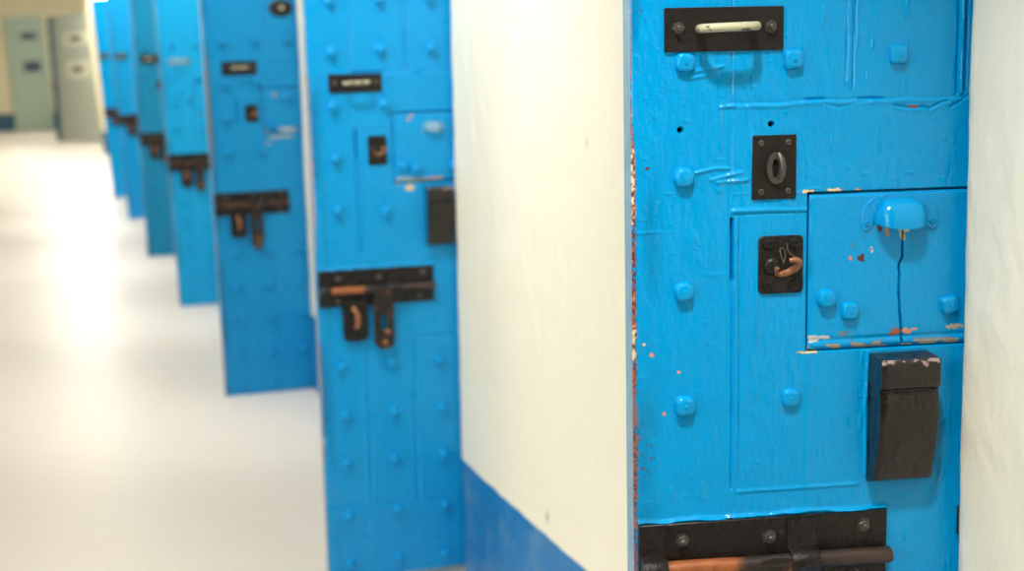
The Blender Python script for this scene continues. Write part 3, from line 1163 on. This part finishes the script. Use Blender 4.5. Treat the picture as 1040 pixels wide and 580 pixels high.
sbox('floor', (LEFT - .2, WALL + 2.2, BACK - .2, END + .2, -.1, 0), M['floor'])
sbox('ceiling', (LEFT - .2, WALL + 2.2, BACK - .2, END + .2, CEIL, CEIL + .1), M['ceil'])
sbox('wall_back', (LEFT - .2, WALL + 2.2, BACK - .2, BACK, 0, CEIL), M['dark_unseen'])
sbox('wall_end', (LEFT - .2, WALL + 2.2, END, END + .2, 0, CEIL), M['wall_far'])
sbox('wall_cells', (WALL + 2.0, WALL + 2.2, BACK, END, 0, CEIL), M['wall'])
# pier that narrows the corridor before the far doors
v, f = rough_wall('p', [(WALL + .01, 24.62), (.81, 24.62), (.81, 24.95), (WALL + .01, 24.95)][::-1], 0, CEIL, None, .1, lean=(.03, -.08, 20., 21.))
struct(obj('wall_pier', v, f, M['wall_far'], None, 60))

# unseen left wall; tall glowing windows added to light walls and floor
wins = [(-.75, 1.1), (2.2, 4.0), (6.0, 7.8), (9.8, 11.6), (13.6, 15.4), (17.4, 19.2), (21.2, 23.0), (25., 26.8)]
WZ0, WZ1 = 1.15, 3.1
VV, FF = [], []
p = BACK
for (a, b) in wins:
    addgeo(*boxgeo(LEFT - .2, LEFT, p, a, 0, CEIL))
    addgeo(*boxgeo(LEFT - .2, LEFT, a, b, 0, WZ0))
    addgeo(*boxgeo(LEFT - .2, LEFT, a, b, WZ1, CEIL))
    p = b
addgeo(*boxgeo(LEFT - .2, LEFT, p, END, 0, CEIL))
struct(obj('wall_left', VV, FF, M['dark_unseen'], None, 30))
M['pane'] = emit('glow pane added for light', (1, .985, .96, 1), 5.0)  # glow added to brighten the right wall and floor
M['frame'] = simple('white window frame', srgb(228, 226, 216), srgb(216, 212, 200), 6, .5)
for k, (a, b) in enumerate(wins):
    VV, FF = [], []
    for (y0, y1, z0, z1) in ((a, a + .06, WZ0, WZ1), (b - .06, b, WZ0, WZ1), (a + .06, b - .06, WZ0, WZ0 + .06), (a + .06, b - .06, WZ1 - .06, WZ1), ((a + b) / 2 - .025, (a + b) / 2 + .025, WZ0 + .06, WZ1 - .06), (a + .06, (a + b) / 2 - .025, 2.1, 2.15), ((a + b) / 2 + .025, b - .06, 2.1, 2.15)):
        addgeo(*boxgeo(LEFT - .14, LEFT - .06, y0, y1, z0, z1))
    w = struct(obj('added_window_%d' % (k + 1), VV, FF, M['frame'], None, 30))
    v, f = boxgeo(LEFT - .115, LEFT - .105, a + .05, b - .05, WZ0 + .05, WZ1 - .05)
    obj('pane', v, f, M['pane'], w, 30)


# ---------------------------------------------------------------- far doors
def far_door(x0, y0, x1, y1, h, mat, label, plates, plate_mat, slot_mat, strip=None, plumb=-1.6):
    L = math.hypot(x1 - x0, y1 - y0)
    root = empty('cell_door', (x0, y0, 0), math.atan2(y1 - y0, x1 - x0), label, 'door')
    root.rotation_euler = (0, math.radians(plumb), root.rotation_euler[2])
    g = G()
    g.box(0, L, .05, 0, .012, h, .006)
    g.out('door_leaf', mat, root)
    for (a, b, c, e) in plates:
        q = G()
        q.prism(rrect(a, b, c, e, .02, 3), .0, -.012, .004)
        pl = q.out('vent_plate', plate_mat, root)
        q = G()
        q.prism(rrect(a + (b - a) * .24, b - (b - a) * .24, c + (e - c) * .32, e - (e - c) * .32, .01, 3), -.010, -.020, .003)
        q.out('vent_slot', slot_mat, pl)
    if strip:
        q = G()
        q.box(-strip, 0.0, .06, -.02, .012, h + .01, .006)
        es = q.out('edge_strip', M['navy'], root)
        q = G()
        q.box(-strip * .75, -.0, -.018, -.05, .98, 1.12, .008)
        q.out('latch', M['rust_dark'], es)
    return root


M['navy'] = simple('dark blue paint', srgb(24, 74, 104), srgb(30, 86, 116), 8, .4)
M['sage'] = simple('pale sage paint', srgb(166, 188, 168), srgb(174, 194, 174), 5, .45)
M['greygreen'] = simple('grey green paint', srgb(164, 170, 152), srgb(170, 176, 160), 5, .45)
M['cream_plate'] = simple('cream plate', srgb(214, 214, 184), srgb(206, 206, 176), 8, .5)
M['plate_blue'] = simple('slate plate', srgb(70, 92, 110), srgb(84, 104, 120), 8, .5)
far_door(.215, 29.10, .965, 27.56, 2.40, M['greygreen'], 'grey green door with two cream plates and dark blue edge, open beyond the blue doors',
         [(.46, 1.36, 1.82, 2.06), (.46, 1.36, 1.22, 1.52)], M['cream_plate'], M['steel'], .15)
far_door(-.73, 34.22, .11, 34.22, 2.56, M['sage'], 'pale sage green door with two dark plates at the far end wall',
         [(.30, .66, 2.02, 2.19), (.31, .70, 1.30, 1.55)], M['plate_blue'], M['rust_dark'])


# ---------------------------------------------------------------- lamps
SPOT = 230
M['tube'] = emit('lit diffuser', (1, .98, .95, 1), 105.)
M['tube_end'] = emit('lit warm diffuser', (1, .96, .90, 1), 185.)
M['housing'] = simple('white lamp housing', srgb(232, 230, 222), srgb(224, 222, 214), 8, .4)
for k, y in enumerate((20., 23., 26.2, 31.)):
    r = empty('ceiling_lamp', (.34, y, CEIL), 0, 'white batten ceiling lamp %s' % ('past all the blue doors', 'before the cream pier', 'over the grey green door', 'before the end wall')[k], 'lamp', 'ceiling lamps in a row')
    v, f = boxgeo(-.14, .14, -.30, .30, -.05, 0)
    obj('lamp_housing', v, f, M['housing'], r, 30)
    v, f = boxgeo(-.12, .12, -.26, .26, -.085, -.05)
    obj('diffuser', v, f, M['tube'] if k < 2 else M['tube_end'], r, 30)
r = empty('wall_lamp', (.93, 24.6, 2.56), 0, 'bright white lamp on the far pier above the last blue door', 'lamp')
g = G()
g.prism(rrect(-.16, .16, 0, .22, .03, 4), .0, -.03, .004)
g.out('lamp_base', M['housing'], r)
g = G()
g.prism(rrect(-.145, .145, .015, .205, .03, 4), -.03, -.10, .02)
g.out('diffuser', M['tube'], r)

# one unseen spotlight added before each door to cast crisp shadows
for k, (dx, dy) in enumerate(((.703, 1.669), (.708, 4.052), (.705, 6.64), (.722, 9.235), (.682, 11.7), (.69, 14.56), (.648, 16.90))):
    x, y = dx - .45, dy - 1.05
    which = ('nearest', 'second', 'third', 'fourth', 'fifth', 'sixth', 'farthest')[k]
    r = empty('added_spotlight', (x, y, CEIL), 0, 'unseen added white spotlight shining on the %s blue cell door' % which, 'lamp', 'added spotlights before the cell doors')
    g = G()
    g.tube([(0, 0, 0), (0, 0, -.03), (0, 0, -.031), (0, 0, -.09), (0, 0, -.10)], [.03, .03, .075, .085, .08], 20)
    g.out('added_lamp_body', M['housing'], r)
    L = bpy.data.lights.new('shadow_spot', 'SPOT')
    L.energy = SPOT * (1.12, .70, .54, .7, .7, .7, .7)[k]
    L.color = (1, .98, .95)
    L.spot_size = math.radians(44 if k == 0 else 76)
    L.spot_blend = 1. if k == 0 else .8
    L.shadow_soft_size = .075
    o = bpy.data.objects.new('shadow_spot', L)
    COL.objects.link(o)
    o.parent = r
    o.location = (0, 0, -.19)
    d = Vector((dx + (-.15 if k == 0 else .15) - x, dy - y, (1.0 if k == 0 else 1.15) - CEIL + .19))
    o.rotation_euler = d.to_track_quat('-Z', 'Y').to_euler()

# ---------------------------------------------------------------- camera
F_PX, ROLL = 1434., math.atan(.022)
du, dv = 45. - 520., 60. - 290.
u_ = du * math.cos(ROLL) - dv * math.sin(ROLL)
v_ = dv * math.cos(ROLL) + du * math.sin(ROLL)
pitch = math.atan(-v_ / F_PX)
yaw = math.atan(-u_ / math.hypot(F_PX, v_))
fw = Vector((math.sin(yaw) * math.cos(pitch), math.cos(yaw) * math.cos(pitch), -math.sin(pitch)))
ri = Vector((math.cos(yaw), -math.sin(yaw), 0))
up = ri.cross(fw)
cx = ri * math.cos(ROLL) - up * math.sin(ROLL)
cy = ri * math.sin(ROLL) + up * math.cos(ROLL)
cam = bpy.data.cameras.new('camera')
co = bpy.data.objects.new('camera', cam)
COL.objects.link(co)
mt = Matrix((cx, cy, -fw)).transposed().to_4x4()
mt.translation = (0, 0, EYE)
co.matrix_world = mt
cam.sensor_fit = 'HORIZONTAL'
cam.sensor_width = 36
cam.lens = 36 * F_PX / 1040
cam.clip_start = .05
cam.dof.use_dof = True
cam.dof.focus_distance = (Vector((.92, 1.62, 1.3)) - Vector((0, 0, EYE))).dot(fw)
cam.dof.aperture_fstop = 3.6
SC.camera = co

w = bpy.data.worlds.new('world')
w.use_nodes = True
w.node_tree.nodes['Background'].inputs[0].default_value = (.9, .95, 1, 1)
w.node_tree.nodes['Background'].inputs[1].default_value = .3
SC.world = w
vs = SC.view_settings
vs.view_transform = 'Standard'
vs.look = 'None'
vs.gamma = 1
vs.use_curve_mapping = False
vs.exposure = -0.1
SC.cycles.max_bounces = 8
SC.cycles.diffuse_bounces = 5
SC.cycles.use_denoising = True
SC.cycles.sample_clamp_indirect = 6
